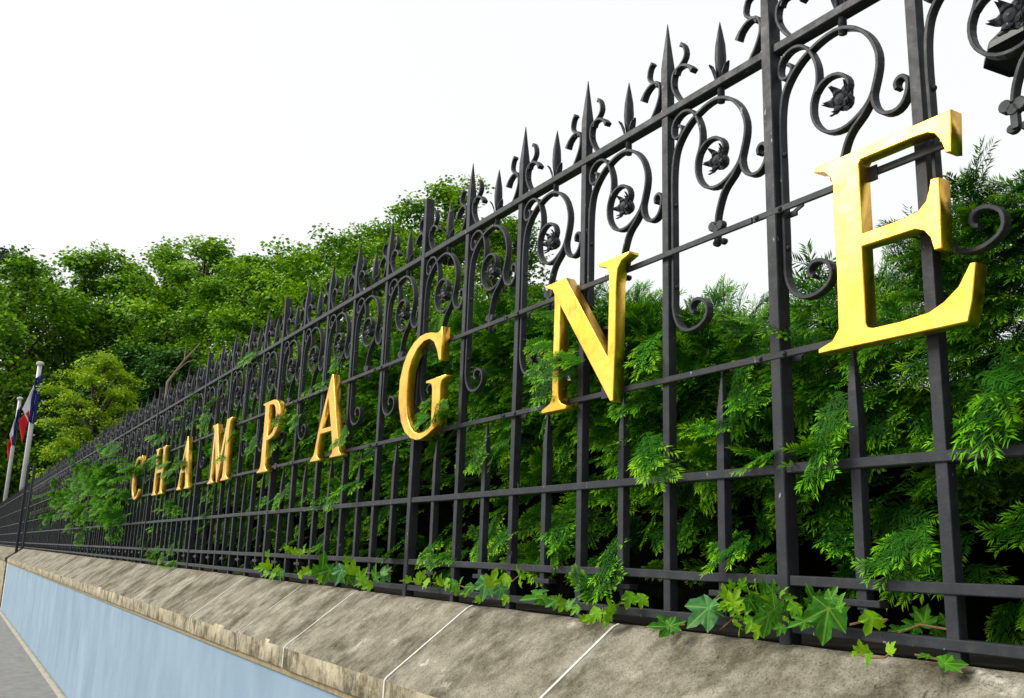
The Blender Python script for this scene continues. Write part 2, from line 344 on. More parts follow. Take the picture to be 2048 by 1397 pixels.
fence = tag(empty('iron_fence', (0, 0, -.105*S)), 'black wrought iron fence with scrolls and spear points on stone coping', 'fence')
OZ = Vector((0, 0, .105*S))
KMAX = 60
def fp(name, m, k, parent=fence, dx=0, dy=0, dz=0):
    o = ob(name, m, parent, (-k*S+dx, dy, OZ.z+dz)); return o
def sub(name, m, parent, loc=(0, 0, 0)): return ob(name, m, parent, loc)
for k in range(-3, KMAX+1):
    is_post = k % 5 == 0
    b = fp('post' if is_post else 'tall_bar', post_m if is_post else bar_m, k)
    b.rotation_euler = (random.gauss(0, .0012), random.gauss(0, .0012), 0)
    sub('finial_leaf', leaf_r, b); sub('finial_leaf', leaf_l, b)
    fp('scroll', scroll_m, k); inn = fp('inner_scroll', inner_m, k)
    if k < 45: sub('rosette', ros_m, inn)
    tl = fp('scroll_tail', tail_m, k)
    if k < 40: sub('trefoil', tre_m, tl)
    sp = fp('short_spike', spike_m, k)
    if k < 40: sub('leaf_cup', cup_m, sp)
    lb = fp('short_bar', low_m, k); lb.rotation_euler = (0, random.gauss(0, .0012), 0)
    if k < 45: sub('bar_foot', foot_m, lb)
    if k < 14:
        for z in (2.13, 2.72, 3.62):
            sub('rivet', riv_m, b, (.113*S, .034*S, z*S))
# rails: thick ones stop at the posts, the two thin strips run in front of every bar
def rail(name, xa, xb, z0, z1, y0, y1, mat=IRON):
    mb = MB(); n = max(2, int(abs(xb-xa)/.25)); rings = []
    for i in range(n+1):
        x = xa+(xb-xa)*i/n; e = random.gauss(0, .0006)
        rings.append([(x, y0*S+e, z0*S+e), (x, y1*S+e, z0*S+e), (x, y1*S+e, z1*S+e), (x, y0*S+e, z1*S+e)])
    return ob(name, mb.loft(rings).mesh(name, mat, bevel=bv), fence, (0, 0, OZ.z))
for kp in range(-5, KMAX, 5):
    xa, xb = -(kp+5)*S+.076*S, -kp*S-.005*S
    for z0, z1 in ((3.405, 3.462), (.808, .862), (.198, .253), (-.052, .002)):
        rail('rail', xa, xb, z0, z1, -.012, .079)
ZS = lambda z: .3029+(z-.3029)*(3.965/3.9918)
for kp in range(-3, KMAX, 3):
    xa, xb = -(kp+3)*S-.11*S, -kp*S-.112*S
    if xa > 1.0*S: continue
    xb = min(xb, 1.26*S)
    for z1 in (2.399, 1.517):
        rail('strip_rail', xa, xb, ZS(z1)-.043, ZS(z1), -.032, -.013)
    if 0 <= kp < 30:
        for z1 in (2.399, 1.517):
            for dx in (-.071, .116): sub('bolt', bolt_m, fence, (-kp*S+dx*S, -.031*S, OZ.z+(ZS(z1)-.022)*S))
            sub('wing_clip', clip_m, fence, (-kp*S, 0, OZ.z+(ZS(z1)-.03)*S))
# corner assembly at the far end
for dx, dy in ((-.55, 0.), (-.95, 0.), (-.55, -.35)):
    m = MB().box((XE/S+dx)*S-.03, (XE/S+dx)*S+.03, dy*S-.03, dy*S+.03, -.9*S if dy else -.12*S, 4.9*S).mesh('corner_post', IRON, bevel=.004)
    ob('corner_post', m, fence, (0, 0, OZ.z))
# fence of the next stretch, too far to tell bars apart singly
f2 = tag(empty('iron_fence', (XE-.9, 0, -.105*S)), 'far stretch of black iron fence on the bare stone wall', 'fence')
mb = MB(); n2 = 150
for i in range(n2):
    x = -i*S*.5-.1; h = 4.1 if i % 2 == 0 else 3.8
    mb.loft([[(x-.013, -.013, -.02), (x+.013, -.013, -.02), (x+.013, .013, -.02), (x-.013, .013, -.02)], [(x-.013, -.013, 3.8*S), (x+.013, -.013, 3.8*S), (x+.013, .013, 3.8*S), (x-.013, .013, 3.8*S)], [(x-.002, -.002, h*S), (x+.002, -.002, h*S), (x+.002, .002, h*S), (x-.002, .002, h*S)]])
tag(ob('bars', mb.mesh('bars', IRON), f2), kind='stuff')
for z0, z1 in ((3.405, 3.462), (2.36, 2.40), (1.47, 1.517), (.808, .862), (.198, .253), (-.052, .002)):
    ob('rail', MB().box(-n2*S*.5, 0, -.02, .02, (z0+.105)*S, (z1+.105)*S).mesh('rail', IRON), f2)
mb = MB()
for i in range(75):
    sc_ = [( -(i+1)*S+.0, 0)]
    mb.tube([(-(i+1)*S+S*x, .01, (z+.105)*S) for x, z in ((.1, 2.6), (.13, 3.1), (.4, 3.33), (.7, 3.25), (.8, 3.0), (.75, 2.8), (.55, 2.72), (.36, 2.85), (.4, 3.03))], .009, 4)
tag(ob('scrolls', mb.mesh('scrolls', IRON), f2), kind='stuff')

# ------------------------------------------------------------------ gilded letters C H A M P A G N E
BL, CH = 1.418, 2.476
LE = [(.433,1.42),(1.302,1.42),(1.329,1.506),(1.363,1.691),(1.335,1.694),(1.268,1.597),(1.188,1.541),(1.108,1.508),(.945,1.494),(.79,1.494),(.755,1.502),(.745,1.528),(.749,1.937),(1.065,1.937),(1.112,1.914),(1.143,1.871),(1.158,1.803),(1.202,1.803),(1.212,2.16),(1.167,2.165),(1.153,2.111),(1.134,2.064),(1.086,2.024),(.981,2.012),(.804,2.008),(.755,2.006),(.757,2.395),(.772,2.414),(1.093,2.414),(1.167,2.408),(1.206,2.388),(1.235,2.343),(1.258,2.27),(1.288,2.262),(1.302,2.478),(.461,2.474),(.462,2.447),(.53,2.424),(.570,2.383),(.582,2.343),(.580,1.835),(.572,1.531),(.529,1.475),(.434,1.445)]
LN = [(-2.334,1.41),(-1.989,1.41),(-1.985,1.437),(-2.054,1.460),(-2.09,1.495),(-2.102,1.55),(-2.098,1.925),(-2.094,2.241),(-1.432,1.397),(-1.395,1.395),(-1.38,1.795),(-1.374,2.255),(-1.356,2.355),(-1.311,2.405),(-1.224,2.430),(-1.224,2.452),(-1.587,2.452),(-1.586,2.428),(-1.492,2.396),(-1.462,2.354),(-1.457,2.277),(-1.462,1.902),(-1.466,1.719),(-2.027,2.452),(-2.308,2.452),(-2.307,2.428),(-2.213,2.392),(-2.185,2.350),(-2.178,2.264),(-2.183,1.839),(-2.186,1.531),(-2.213,1.476),(-2.334,1.439)]
LG = [(-4.172,2.486),(-4.172,2.151),(-4.22,2.155),(-4.273,2.262),(-4.346,2.359),(-4.458,2.412),(-4.587,2.413),(-4.736,2.362),(-4.86,2.266),(-4.925,2.148),(-4.95,1.965),(-4.942,1.817),(-4.895,1.667),(-4.814,1.565),(-4.716,1.502),(-4.603,1.474),(-4.496,1.478),(-4.393,1.502),(-4.335,1.535),(-4.334,1.696),(-4.34,1.882),(-4.36,1.935),(-4.404,1.951),(-4.488,1.962),(-4.489,1.988),(-4.051,1.988),(-4.05,1.964),(-4.137,1.944),(-4.162,1.902),(-4.163,1.721),(-4.164,1.55),(-4.249,1.496),(-4.408,1.440),(-4.552,1.412),(-4.66,1.412),(-4.797,1.443),(-4.944,1.519),(-5.053,1.636),(-5.122,1.791),(-5.146,1.892),(-5.141,2.091),(-5.068,2.25),(-4.965,2.363),(-4.837,2.439),(-4.684,2.482),(-4.553,2.489),(-4.422,2.472),(-4.314,2.446),(-4.251,2.444),(-4.213,2.466),(-4.205,2.486)]
LA = [(-7.29,2.475),(-7.661,1.767),(-7.734,1.551),(-7.771,1.496),(-7.883,1.441),(-7.883,1.418),(-7.544,1.418),(-7.544,1.441),(-7.62,1.460),(-7.649,1.503),(-7.572,1.752),(-7.161,1.752),(-7.072,1.513),(-7.085,1.465),(-7.159,1.441),(-7.159,1.418),(-6.77,1.418),(-6.77,1.441),(-6.835,1.471),(-6.875,1.549),(-7.039,1.945),(-7.235,2.475)]
LAh = [(-7.36,2.19),(-7.535,1.812),(-7.185,1.812)]
LP = [(-10.299,2.474),(-9.80,2.478),(-9.66,2.462),(-9.54,2.42),(-9.44,2.345),(-9.392,2.25),(-9.39,2.14),(-9.469,2.016),(-9.633,1.925),(-9.80,1.892),(-9.965,1.884),(-9.955,1.537),(-9.93,1.478),(-9.84,1.441),(-9.838,1.418),(-10.346,1.418),(-10.346,1.441),(-10.21,1.478),(-10.172,1.55),(-10.166,2.046),(-10.170,2.38),(-10.2,2.43),(-10.296,2.45)]
LPh = [(-9.958,2.412),(-9.955,1.945),(-9.82,1.955),(-9.70,1.99),(-9.62,2.07),(-9.595,2.17),(-9.61,2.27),(-9.66,2.35),(-9.74,2.398),(-9.86,2.415)]
def shift(P, d): return [(x+d, z) for x, z in P]
LH = [(0,BL),(.46,BL),(.46,BL+.023),(.345,BL+.06),(.325,BL+.13),(.325,1.905),(.905,1.905),(.905,BL+.13),(.885,BL+.06),(.77,BL+.023),(.77,BL),(1.23,BL),(1.23,BL+.023),(1.12,BL+.06),(1.095,BL+.13),(1.095,CH-.13),(1.12,CH-.06),(1.23,CH-.023),(1.23,CH),(.77,CH),(.77,CH-.023),(.885,CH-.06),(.905,CH-.13),(.905,1.985),(.325,1.985),(.325,CH-.13),(.345,CH-.06),(.46,CH-.023),(.46,CH),(0,CH),(0,CH-.023),(.11,CH-.06),(.135,CH-.13),(.135,BL+.13),(.11,BL+.06),(0,BL+.023)]
LM = [(0,BL),(.40,BL),(.40,BL+.023),(.29,BL+.06),(.275,BL+.13),(.285,2.22),(.66,BL-.01),(.71,BL-.01),(1.075,2.22),(1.07,BL+.13),(1.05,BL+.06),(.95,BL+.023),(.95,BL),(1.42,BL),(1.42,BL+.023),(1.31,BL+.06),(1.285,BL+.13),(1.255,CH-.13),(1.29,CH-.06),(1.40,CH-.023),(1.40,CH),(1.06,CH),(.735,1.76),(.37,CH),(.03,CH),(.03,CH-.023),(.14,CH-.06),(.18,CH-.13),(.17,BL+.13),(.14,BL+.06),(0,BL+.023)]
gc = [(x+5.146, z) for x, z in LG]
LC = gc[:15]+[(.543,1.474),(.66,1.482),(.78,1.515),(.88,1.575),(.955,1.66),(1.0,1.655),(.93,1.545),(.83,1.47),(.72,1.425),(.594,1.408),(.486,1.412)]+gc[35:]
LC = [(x*1.18, z) for x, z in LC]
gold_group = 'gilded letters on the fence'
def letter(ch, outl, hole, label):
    cu = bpy.data.curves.new('letter', 'CURVE'); cu.dimensions = '2D'; cu.fill_mode = 'BOTH'
    x0 = sum(p[0] for p in outl)/len(outl)
    for P in (outl, hole):
        if not P: continue
        s = cu.splines.new('POLY'); s.points.add(len(P)-1); s.use_cyclic_u = True
        for q, (x, z) in zip(s.points, P): q.co = ((x-x0)*S, (z-BL)*S, 0, 1)
    cu.extrude = .040*S; cu.bevel_depth = .0022; cu.bevel_resolution = 1; cu.offset = -.0022
    tmp = bpy.data.objects.new('tmp', cu); link(tmp); dg = bpy.context.evaluated_depsgraph_get()
    me = bpy.data.meshes.new_from_object(tmp.evaluated_get(dg)); me.name = 'letter'
    bpy.data.objects.remove(tmp); me.materials.clear(); me.materials.append(GOLD)
    me.transform(Matrix.Rotation(math.radians(90), 4, 'X'))
    e = tag(empty('gilded_letter', (x0*S, -.073*S, BL*S)), label, 'letter', gold_group)
    e.rotation_euler = (random.gauss(0, .004), random.gauss(0, .003), 0)
    ob('letter_body', me, e)
    for bx, bz in ((-.2, 2.36), (.22, 1.50)):          # flat lugs between the letter and the strip rails
        ob('mounting_lug', MB().box((bx-.05)*S, (bx+.05)*S, .038*S, .044*S, (bz-BL-.05)*S, (bz-BL+.035)*S).mesh('mounting_lug', IRON), e)
    return e
letter('C', shift(LC, -21.96), None, 'gold letter C at the far left, half hidden by yew twigs')
letter('H', shift(LH, -18.98), None, 'gold letter H partly behind yew twigs, right of the letter C')
letter('A', shift(LA, -8.35), shift(LAh, -8.35), 'smaller looking gold letter A between the letters H and M')
letter('M', shift(LM, -13.53), None, 'gold letter M between the far letter A and the letter P')
letter('P', LP, LPh, 'gold letter P between the letter M and the nearer letter A')
letter('A', LA, LAh, 'larger looking gold letter A between the letters P and G')
letter('G', LG, None, 'gold letter G with yew sprigs showing through its opening')
letter('N', LN, None, 'gold letter N with grimy stains on its diagonal')
letter('E', LE, None, 'largest gold letter E, glaring bright at the right')

# ------------------------------------------------------------------ foliage: prototypes placed on points
def points_object(name, parent, pos, rot, scl, idx, protos):
    m = bpy.data.meshes.new(name); m.from_pydata([tuple(p) for p in pos], [], [])
    for nm, typ, dat, key in (('rot', 'FLOAT_VECTOR', rot, 'vector'), ('scl', 'FLOAT', scl, 'value'), ('idx', 'INT', idx, 'value')):
        a = m.attributes.new(nm, typ, 'POINT'); a.data.foreach_set(key, np.asarray(dat).ravel())
    o = ob(name, m, parent)
    g = bpy.data.node_groups.new('place_foliage', 'GeometryNodeTree')
    g.interface.new_socket('Geometry', in_out='INPUT', socket_type='NodeSocketGeometry')
    g.interface.new_socket('Geometry', in_out='OUTPUT', socket_type='NodeSocketGeometry')
    gi = g.nodes.new('NodeGroupInput'); go = g.nodes.new('NodeGroupOutput'); ip = g.nodes.new('GeometryNodeInstanceOnPoints')
    jn = g.nodes.new('GeometryNodeJoinGeometry')
    for p in protos:
        oi = g.nodes.new('GeometryNodeObjectInfo'); oi.inputs['Object'].default_value = p; oi.inputs['As Instance'].default_value = True
        g.links.new(oi.outputs['Geometry'], jn.inputs[0])
    def att(nm, ty):
        a = g.nodes.new('GeometryNodeInputNamedAttribute'); a.data_type = ty; a.inputs[0].default_value = nm; return a.outputs[0]
    g.links.new(gi.outputs[0], ip.inputs['Points']); g.links.new(jn.outputs[0], ip.inputs['Instance'])
    ip.inputs['Pick Instance'].default_value = True
    g.links.new(att('idx', 'INT'), ip.inputs['Instance Index']); g.links.new(att('rot', 'FLOAT_VECTOR'), ip.inputs['Rotation'])
    g.links.new(att('scl', 'FLOAT'), ip.inputs['Scale']); g.links.new(ip.outputs[0], go.inputs[0])
    md = o.modifiers.new('foliage', 'NODES'); md.node_group = g
    return o
def euler_of(d, n):
    y = Vector(d).normalized(); z = Vector(n); z = (z-y*z.dot(y)).normalized(); x = y.cross(z)
    return Matrix(((x.x, y.x, z.x), (x.y, y.y, z.y), (x.z, y.z, z.z))).to_euler()

YEW = mat_leaf('yew_needles', (.006, .050, .002), (.020, .105, .003), (.14, .43, .004), .12, .6, .08)
YEWY = mat_leaf('yew_needles_new_growth', (.018, .11, .003), (.045, .20, .004), (.26, .56, .006), .12, .6, .08)
def yew_spray(seed, mat, sides=7, dense=1.):
    R = random.Random(seed); V = []; F = []; A = []
    def needle(p, d, n, L, wd, age):
        s = d.cross(n).normalized()*wd; k = len(V); m_ = p+d*L*.45+n*.006
        V.extend([p, m_+s, p+d*L-n*L*.10, m_-s]); A.extend([age*.7, age, age, age]); F.append((k, k+1, k+2, k+3))
    def twig(p, d, L, n, age0, rad):
        pts = []; q = p.copy(); dd = d.copy(); st = .027/dense; m_ = int(L/st)
        for i in range(m_+1):
            pts.append(q.copy()); q = q+dd*st; dd = (dd+Vector((R.gauss(0, .012), R.gauss(0, .012), -.010))).normalized()
        k = len(V)
        for i, c in enumerate(pts):
            s = d.cross(n).normalized()*rad*(1.1-i/(m_+1)); V.extend([c-s, c+s]); A.extend([0, 0])
            if i: F.append((k+2*i-2, k+2*i-1, k+2*i+1, k+2*i))
        for i, c in enumerate(pts):
            f = i/max(1, m_); age = min(1, age0+.75*f**2)
            for s_ in (-1, 1):
                if R.random() < .05: continue
                s = d.cross(n).normalized()*s_; ang = math.radians(R.gauss(58, 8)*(1-.35*f))
                nd = (d*math.cos(ang)+s*math.sin(ang)+n*R.gauss(.10, .14)).normalized()
                needle(c, nd, n, R.gauss(.150, .016)*(1-.3*f**3)*(.75+.25*min(1, i/3)), .0095, age)
        return pts
    n = Vector((0, 0, 1)); main = twig(Vector((0, 0, 0)), Vector((0, 1, 0)), 1., n, .0, .008)
    for i in range(sides):
        f = .08+.78*i/sides+R.uniform(-.03, .03); c = main[int(f*(len(main)-1))]; s_ = 1 if i % 2 else -1
        a = math.radians(R.gauss(44, 7)); d = Vector((s_*math.sin(a), math.cos(a), R.gauss(-.06, .12))).normalized()
        L = (.50-.28*f)*R.uniform(.8, 1.2); tw = twig(c, d, L, n, .08+.15*f, .006)
        if L > .33 and R.random() < .8:
            a2 = a+R.choice((-1, 1))*.6; twig(tw[len(tw)//3], Vector((s_*math.sin(a2), math.cos(a2), -.1)).normalized(), L*.5, n, .2, .005)
    m = mesh('yew_spray', V, F, mat, False, A)
    m.materials.append(TWIG)
    return bpy.data.objects.new('yew_spray_prototype', m)
YP = [yew_spray(i, YEW, 6+i % 3) for i in range(5)]+[yew_spray(20+i, YEWY, 5+i % 3) for i in range(3)]

def hedge_top(x):      # metres above the lowest rail
    T = [(-30, 1.12), (-6, 1.12), (-3.2, 1.10), (-2.2, 1.08), (-1.5, 1.02), (-.9, .90), (-.45, .75), (-.1, .72), (.12, .76), (.35, .88), (.65, .95), (.95, 1.0), (1.3, 2.2), (1.8, 3.0), (7, 3.3)]  # tall right end, out of view, added to darken reflections in letters and bars
    for (a, p), (b, q) in zip(T, T[1:]):
        if a <= x <= b: return p+(q-p)*(x-a)/(b-a)
    return 1.12
pos, rot, scl, idx = [], [], [], []
def put(p, d, n, s, i): pos.append(tuple(p)); rot.append(tuple(euler_of(d, n))); scl.append(s); idx.append(i)
def bush(x, z):        # how far the hedge bulges forward here
    return .05*math.sin(2.9*x+1)+.05*math.sin(6.1*x+3.1*z)+.04*math.sin(5.3*z+1.3*x)
def scatter(n, xa, xb, s0, s1):
    for _ in range(n):
        x = random.uniform(xa, xb); top = hedge_top(x)+random.gauss(0, .05); z = -.02+(top+.02)*random.random()**.62
        f = max(0, z/top); lay = random.random()
        if x < 1 and random.random() < .9*max(0, 1-f/.8)**.65: continue
        y = .14+bush(x, z)*1.5+lay*.28+.22*max(0, .6-f)+.12*max(0, f-.8)
        dx = random.gauss(0, .75); d = (dx, -random.uniform(.25, 1.), random.gauss(-.15+.5*max(0, f-.75)*4*.5, .38))
        nrm = (random.gauss(0, .3), -random.uniform(.2, .9), random.uniform(.35, 1.))
        i = random.randrange(5) if random.random() < .86-.3*f else 5+random.randrange(3)
        sz = random.uniform(s0, s1); y = max(y, .035-sz*Vector(d).normalized().y*.95); put((x, y, z), d, nrm, sz, i)
scatter(1850, -3.0, .9, .12, .21); scatter(260, .9, 1.4, .16, .24); scatter(1300, 1.35, 6.5, .3, .5)  # the last call covers the added, unseen tall end
scatter(1700, -8.0, -3.0, .15, .25)
scatter(2300, -24.5, -8.0, .22, .36)
# the free shoots along the top
def shoots(n, xa, xb, s0, s1, h):
    for _ in range(n):
        x = random.uniform(xa, xb); z = hedge_top(x)-random.uniform(-.02, .16); y = random.uniform(.22, .85)
        d = (random.gauss(.05, .5), random.gauss(-.1, .35), random.uniform(.3, 1.2)); nn = (random.gauss(0, .4), -1, random.gauss(.3, .3))
        put((x, y, z), d, nn, random.uniform(s0, s1), random.randrange(8))
shoots(300, -3.0, .75, .14, .26, .2); shoots(300, -8, -3, .2, .3, .2); shoots(300, -24.5, -8, .25, .4, .2)
# sprigs that have grown out between the bars
OUT = [(1275, 900, 3, .20), (1225, 880, 2, .17), (1500, 920, 3, .17), (1640, 900, 3, .19), (1985, 800, 6, .23), (1940, 850, 4, .2), (2020, 760, 4, .2), (1115, 1075, 4, .20), (1090, 1110, 3, .19), (1205, 1130, 3, .19), (1150, 1170, 2, .15),
       (1440, 1105, 3, .16), (1000, 1070, 4, .18), (960, 1090, 2, .17), (870, 1108, 4, .17), (800, 1106, 3, .16), (1650, 1070, 2, .15), (1800, 1070, 3, .17), (1060, 760, 4, .2), (1130, 712, 2, .17), (1090, 690, 2, .17), (985, 900, 3, .17), (940, 920, 3, .17),
       (850, 835, 2, .15), (880, 800, 2, .15), (740, 920, 4, .2), (690, 960, 4, .2), (640, 990, 5, .2), (600, 870, 4, .2), (590, 840, 3, .2), (560, 830, 2, .2), (545, 990, 4, .2), (520, 870, 4, .22), (480, 860, 4, .22), (450, 900, 4, .22), (420, 800, 5, .25), (400, 980, 4, .24), (385, 840, 4, .26), (640, 720, 3, .2), (600, 760, 3, .2), (500, 720, 3, .22), (450, 760, 4, .22),
       (345, 850, 3, .22), (335, 930, 4, .22), (312, 915, 3, .2), (345, 1015, 5, .26), (290, 1060, 5, .22), (330, 1100, 4, .2), (300, 1110, 4, .2), (410, 1040, 4, .24), (600, 1080, 4, .18), (560, 1060, 3, .18), (1660, 850, 2, .16), (1420, 850, 3, .16), (1310, 700, 3, .18), (1250, 800, 2, .16), (1480, 780, 3, .18), (1560, 640, 2, .18)]
for u, v, n, s in OUT:
    for _ in range(max(1, round(n*(.55 if u > 400 else .7)))):
        c = px(u+random.gauss(0, 16), v+random.gauss(0, 10), y=random.uniform(-.03, .05))
        d = (random.gauss(0, .7), -random.uniform(.2, .6), random.gauss(-.25, .35)); dn = Vector(d).normalized()
        put(c-dn*s*.5, d, (random.gauss(0, .25), -random.uniform(.4, .9), random.uniform(.4, 1)), s*random.uniform(.8, 1.15), random.choice((0, 1, 2, 5, 6, 7)))
BIG = [(235, 965, 30), (218, 1000, 34), (180, 950, 30), (160, 1000, 30), (130, 1020, 26), (230, 1030, 24), (180, 1040, 24), (235, 915, 12), (110, 985, 14), (240, 1015, 22), (100, 1030, 12), (200, 970, 26)]
for u, v, n in BIG:
    for _ in range(int(n*.7)):
        c = px(u+random.gauss(0, 14), v+random.gauss(0, 14), y=random.uniform(-.08, .12))
        put(c, (random.gauss(.2, .7), -random.uniform(.1, .8), random.gauss(0, .5)), (random.gauss(.3, .3), -random.uniform(.3, .9), random.uniform(.4, 1)), random.uniform(.20, .34), random.choice((0, 1, 2, 5, 6, 7, 5, 6)))
for u, v, n, s in [(262, 938, 5, .2), (285, 930, 4, .2), (318, 925, 5, .18), (330, 945, 4, .18), (350, 930, 4, .16), (372, 925, 2, .14), (462, 880, 2, .14), (552, 838, 2, .13), (575, 845, 3, .15), (690, 880, 2, .12), (1120, 722, 2, .14), (1085, 735, 2, .15), (855, 838, 2, .13), (310, 870, 3, .18), (890, 815, 2, .12)]:
    for _ in range(n):      # twigs that reach past the letters
        c = px(u+random.gauss(0, 7), v+random.gauss(0, 5), y=random.uniform(-.085, -.06))
        d = (random.gauss(-.5, .6), -random.uniform(.0, .25), random.gauss(-.05, .3)); dn = Vector(d).normalized()
        put(c-dn*s*.6, d, (random.gauss(0, .25), -random.uniform(.4, .9), random.uniform(.4, 1)), s*random.uniform(.8, 1.15), random.choice((0, 1, 5, 6, 7)))
hedge = tag(empty('yew_hedge', (-8, .5, -.05)), 'long feathery green yew hedge pushing its twigs through the black fence', 'hedge')
hpos = [(p[0]+8, p[1]-.5, p[2]+.05) for p in pos]
tag(points_object('foliage', hedge, hpos, rot, scl, idx, YP), kind='stuff')
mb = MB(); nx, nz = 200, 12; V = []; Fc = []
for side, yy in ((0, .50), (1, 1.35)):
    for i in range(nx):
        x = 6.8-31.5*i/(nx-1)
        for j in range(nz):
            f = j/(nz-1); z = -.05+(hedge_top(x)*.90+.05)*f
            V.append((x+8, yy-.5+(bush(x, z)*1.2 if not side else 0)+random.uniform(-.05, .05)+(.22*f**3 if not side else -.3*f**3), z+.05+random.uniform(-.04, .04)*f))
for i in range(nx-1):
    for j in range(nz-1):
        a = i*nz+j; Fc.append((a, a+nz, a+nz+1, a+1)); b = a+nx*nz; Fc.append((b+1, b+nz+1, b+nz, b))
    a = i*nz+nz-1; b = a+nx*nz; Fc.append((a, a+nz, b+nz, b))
ob('hedge_shade_core', mesh('hedge_shade_core', V, Fc, CORE), hedge)  # solid dark slab standing for the hedge's shaded, twiggy interior

# ------------------------------------------------------------------ ivy on the coping
IVG = mat_leaf('ivy_leaf_green', (.030, .16, .010), (.075, .27, .014), None, .15, .45, .12, vein=True)
IVY = mat_leaf('ivy_leaf_young', (.12, .36, .006), (.27, .52, .008), None, .25, .45, .12, vein=True)
IVB = mat_leaf('ivy_leaf_grey_green', (.045, .19, .05), (.08, .25, .07), None, .12, .45, .12, vein=True)
def ivy_leaf(seed, mat):
    R = random.Random(seed); lobes = [(0, 1.0), (48, .74), (-48, .74), (112, .52), (-112, .52)]
    lobes.sort(); ctr = Vector((0, .0, 0)); V = [ctr]; A = [1.]; F = []; ringp = []
    angs = [l[0] for l in lobes]
    seq = []
    for i, (a, L) in enumerate(lobes):
        L *= R.uniform(.88, 1.12)
        seq.append((a-15, L*.74, .25)); seq.append((a, L, 1.)); seq.append((a+15, L*.74, .25))
        if i < 4: seq.append(((a+lobes[i+1][0])/2, .50*R.uniform(.9, 1.1), 0.))
    mids = {}
    for a, L, g in seq:
        t = math.radians(a); x, y = math.sin(t)*L, math.cos(t)*L
        z = -.26*L*L+.16*abs(x)*(1 if g < 1 else .4)+R.uniform(-.03, .03)
        if 0 < g < 1: V.append(Vector((x*1.15, y, z+.03)))
        else: V.append(Vector((x, y, z)))
        A.append(g)
    n = len(seq)
    for i in range(n-1): F.append((0, i+1, i+2))
    k = len(V); V.append(Vector((0, -.30, -.02))); A.append(.6)
    F.append((0, n, k)); F.append((0, k, 1))
    bm = bmesh.new(); m = mesh('ivy_leaf', [v*1. for v in V], F, mat, True, A); bm.from_mesh(m); bmesh.ops.subdivide_edges(bm, edges=bm.edges, cuts=1, smooth=.2); bmesh.ops.recalc_face_normals(bm, faces=bm.faces); bm.to_mesh(m); bm.free()
    m.shade_smooth(); return m
LV = {'g': [ivy_leaf(i, IVG) for i in range(3)], 'y': [ivy_leaf(10+i, IVY) for i in range(3)], 'b': [ivy_leaf(20+i, IVB) for i in range(2)]}
def ivy(label, leaves, stem, y=-.055):
    """leaves: (u, v, size in photo pixels, kind, heading in the picture plane in degrees)"""
    c0 = px(*stem[0], y=.0); root = tag(empty('ivy_sprig', c0), label, 'ivy', 'ivy growing over the foot of the fence')
    P = [px(u, v, y=y*.5)-c0 for u, v in stem]
    ob('stem', MB().tube(P, .0022, 5).mesh('stem', STEM), root)
    for u, v, sz, kd, hd in leaves:
        p = px(u, v, y=y+random.uniform(-.02, .01)); dist = (p-CAM).dot(D); s = sz*dist/FOC*.64
        a = math.radians(hd+random.gauss(0, 14)); dd = (RT*math.cos(a)+UP*math.sin(a))+Vector((0, -.25, 0))
        nrm = (CAM-p).normalized()*.6+Vector((random.gauss(0, .42), -.3+random.gauss(0, .2), .55+random.gauss(0, .3)))
        e = euler_of(dd, nrm); m = random.choice(LV[kd])
        ob('leaf', m, root, p-c0-Vector(dd).normalized()*s*.3, e, s)
ivy('large ivy clump of green and yellow leaves hanging over the coping below letter E', [(1470, 1195, 52, 'y', 60), (1500, 1190, 40, 'y', 120), (1530, 1190, 60, 'g', 80), (1520, 1225, 57, 'g', 250), (1548, 1210, 54, 'g', 95), (1490, 1215, 40, 'y', 200), (1535, 1245, 75, 'g', 262), (1500, 1250, 44, 'y', 240), (1480, 1235, 34, 'y', 150), (1565, 1185, 34, 'y', 40), (1588, 1222, 46, 'y', 280), (1455, 1205, 48, 'y', 200), (1570, 1215, 41, 'g', 70), (1510, 1170, 40, 'y', 100), (1462, 1170, 26, 'y', 90), (1545, 1175, 36, 'g', 60), (1478, 1262, 30, 'y', 230), (1505, 1208, 49, 'g', 300), (1490, 1178, 44, 'y', 30), (1525, 1165, 32, 'g', 110), (1450, 1185, 36, 'y', 130), (1468, 1220, 36, 'y', 260), (1515, 1265, 40, 'y', 280), (1555, 1235, 36, 'g', 320), (1580, 1195, 30, 'y', 10), (1540, 1200, 50, 'y', 140), (1475, 1250, 34, 'y', 300), (1495, 1240, 36, 'y', 80), (1445, 1215, 26, 'y', 220), (1508, 1195, 34, 'y', 200), (1485, 1165, 26, 'y', 70), (1560, 1260, 34, 'g', 250), (1575, 1240, 28, 'y', 330), (1530, 1225, 34, 'y', 20)], [(1440, 1260), (1475, 1230), (1520, 1210), (1570, 1200), (1600, 1240)])
ivy('big dark green ivy leaf with pale veins right of the large clump', [(1652, 1240, 118, 'g', 282), (1640, 1225, 80, 'g', 60), (1600, 1245, 60, 'g', 225), (1680, 1205, 50, 'g', 80), (1625, 1195, 56, 'g', 100), (1665, 1190, 44, 'g', 70)], [(1590, 1245), (1630, 1240), (1665, 1235)])
ivy('small yellow ivy sprig lying on the front of the coping', [(1722, 1295, 42, 'y', 110), (1735, 1318, 46, 'y', 255), (1782, 1295, 40, 'y', 85), (1708, 1308, 20, 'y', 200)], [(1790, 1300), (1770, 1315), (1740, 1316), (1712, 1308)], -.1)
ivy('yellow green ivy leaf resting on the bottom rail near the right edge', [(1740, 1245, 60, 'y', 265), (1760, 1250, 36, 'y', 320)], [(1700, 1250), (1740, 1240), (1775, 1240)])
